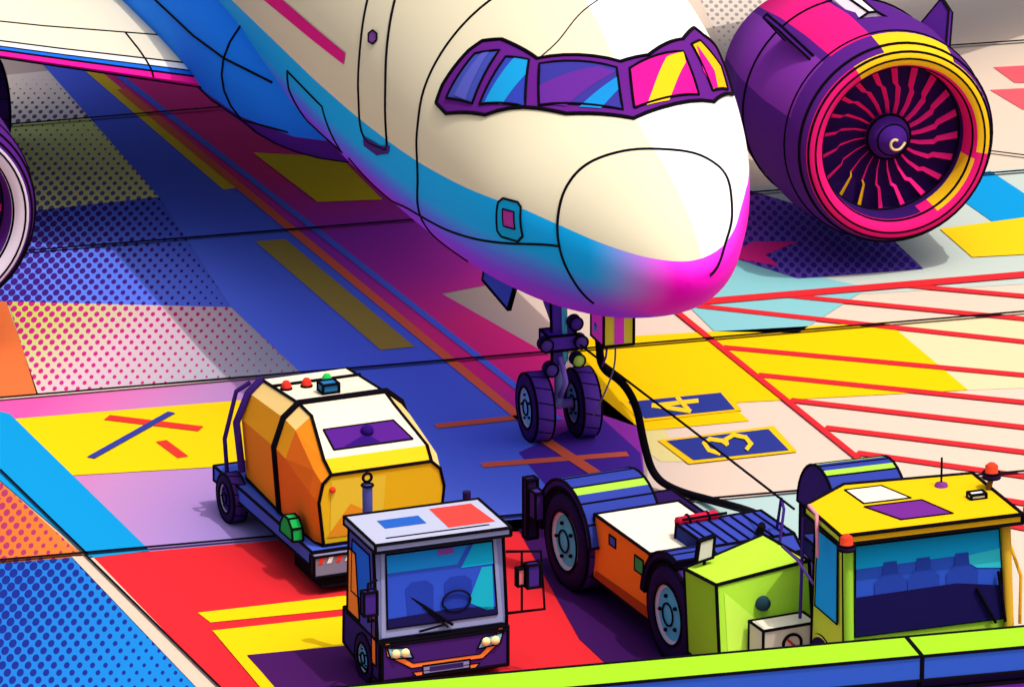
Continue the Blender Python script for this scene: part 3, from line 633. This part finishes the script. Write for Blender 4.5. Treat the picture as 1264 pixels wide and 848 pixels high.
tube("wiper",[(.70,-.0,.98),(.5,.04,1.35)],.012,INK,cv); tube("wiper",[(.80,-.0,.98),(.73,.04,1.5)],.012,INK,cv)
tube("pillar",[(-.85,.02,.9),(-.84,.12,1.98)],.05,'#b0f040',cv); tube("pillar",[(.85,.02,.9),(.83,.12,1.98)],.05,'#ffc838',cv)
quad("side_glass",[(-.918,.18,1.1),(-.928,.74,1.1),(-.912,.74,1.9),(-.90,.24,1.9)],'#1ca4f8*',cv,ink=True)
def sd(t,z): return (-.93+.47*t,.85+.37*t-.012,z)
quad("side_glass",[sd(.12,1.2),sd(.9,1.2),sd(.9,1.9),sd(.12,1.9)],'#2c44b8',cv,ink=True)
rf=[(-.98,-.04),(.94,-.04),(.94,1.22),(-.40,1.34),(-.98,.90)]
prismz("roof",rf,2.01,2.10,['#c89818','#ffcc08','#ffc018','#e0f048'],cv,idx=[0,1,2,2,2,3,3],r=.014)
quad("roof_patch",[(-.25,.20,2.104),(.30,.20,2.104),(.16,.66,2.104),(-.45,.66,2.104)],'#7a2a98',cv,ink=True)
quad("roof_patch",[(-.42,.75,2.104),(.08,.75,2.104),(-.06,1.18,2.104),(-.45,1.18,2.104)],'#fff4dc',cv,ink=True)
tube("aerial",[(.50,.98,2.1),(.50,.98,2.40)],.009,INK,cv); lathe("aerial_base",[(0,.07),(.03,.06),(.05,0)],'Z',(.50,.98,2.10),['#8a3a98'],cv,16)
def beacon(x,y,z,c='#f0482a'):
    lathe("beacon",[(0,.085),(.05,.085),(.05,.065),(.12,.065),(.15,.03),(.15,0)],'Z',(x,y,z),['#3a1c50',c],cv,18,lambda j,a:0 if j<2 else 1)
    ring(cv,'Z',(x,y,z),.05,.085,.009,18); ring(cv,'Z',(x,y,z),0,.085,.009,18)
beacon(-.96,-.14,2.0); beacon(.94,.75,2.22); beacon(1.03,.0,2.02); beacon(1.10,-.2,1.5)
tube("beacon_post",[(.90,.75,2.06),(.94,.75,2.22)],.03,'#8a5a20',cv)
tube("beacon_rail",[(.94,.5,2.06),(1.0,.1,2.05),(1.08,-.15,1.6),(1.08,-.15,.9)],.022,'#f07850',cv)
tube("beacon_rail",[(.97,.5,1.8),(1.0,.1,1.4),(1.0,.1,.9)],.018,'#ffc030',cv)
tube("grab_rail",[(-1.0,.5,1.7),(-1.02,.5,2.15),(-1.0,.75,2.15)],.02,'#ffa0b8',cv); tube("grab_rail",[(-1.0,.95,.9),(-.98,.95,1.95)],.018,'#4a2a90',cv)
tube("grab_rail",[(-1.12,.3,1.5),(-1.22,.5,1.7),(-1.22,.9,1.7),(-1.0,.9,1.5)],.014,'#5a3a90',cv)
box("roof_lamp",.62,.78,.5,.6,2.1,2.15,'#ffffff',cv)
prismx("low_body",[(1.3,.3),(1.3,.7),(3.7,.7),(3.7,.3)],.1,1.05,['#2c3890','#34409c'],cv)
prismx("bumper",[(-.25,.3),(-.25,.85),(-.03,.9),(-.02,.3)],-.9,.88,['#a4dc34'],cv)
for x in (-.78,.80): wheel("truck_wheel",(x,.6,.42),.42,.28,cv)
for x in (.40,1.15): wheel("truck_wheel",(x,3.0,.42),.42,.28,cv)
fender("rear_housing",.42,1.22,4.05,.70,.05,.58,5,178,cv,['#3444a8','#b0e848','#4a2a90'],(6,9))
prismx("rear_base",[(3.5,.3),(3.5,.7),(4.6,.7),(4.6,.3)],.44,1.2,['#2c1458'],cv)
# ---------------- boundary wall ----------------
wl=empty("boundary_wall",(P(860,809,1.9).x,P(860,809,1.9).y,0),math.radians(-3.9))
def wbox(n,x0,x1,d0,d1,z0,z1,c,idx=None): box(n,x0,x1,-d1,-d0,z0,z1,c,wl,idx=idx,r=.011)
xs=2.05
for xa,xb in ((-12,xs-.006),(xs+.006,14)):
    wbox("coping",xa,xb,0,.52,1.66,1.9,['#3058d0','#a8e428','#3460dc'],[0,1,2,0,0,0])
    wbox("wall_shadow_band",xa,xb,.10,.44,1.55,1.655,'#2a1250')  # dark strip, colour stands for the shadow beneath the coping
    wbox("wall_panel",xa,xb,.06,.50,0,1.545,'#7a28b0')
# ---------------- build ink trims ----------------
for pn,segs in INKS.items():
    par=bpy.data.objects[pn]; v=[];f=[]
    for a,b,r in segs:
        d=b-a
        if d.length<1e-4: continue
        d.normalize(); u=d.orthogonal().normalized(); w2=d.cross(u); n0=len(v)
        a2=a-d*r*.4; b2=b+d*r*.4
        for p in (a2,b2):
            for k in range(5):
                an=2*math.pi*k/5; v.append(p+(u*math.cos(an)+w2*math.sin(an))*r)
        for k in range(5): f.append((n0+k,n0+(k+1)%5,n0+5+(k+1)%5,n0+5+k))
        f.append(tuple(n0+k for k in range(4,-1,-1))); f.append(tuple(n0+5+k for k in range(5)))
    me=bpy.data.meshes.new("edge_trim"); me.from_pydata([tuple(x) for x in v],[],f); me.materials.append(mat(INK))
    o=bpy.data.objects.new("edge_trim",me); sc.collection.objects.link(o); o.parent=par
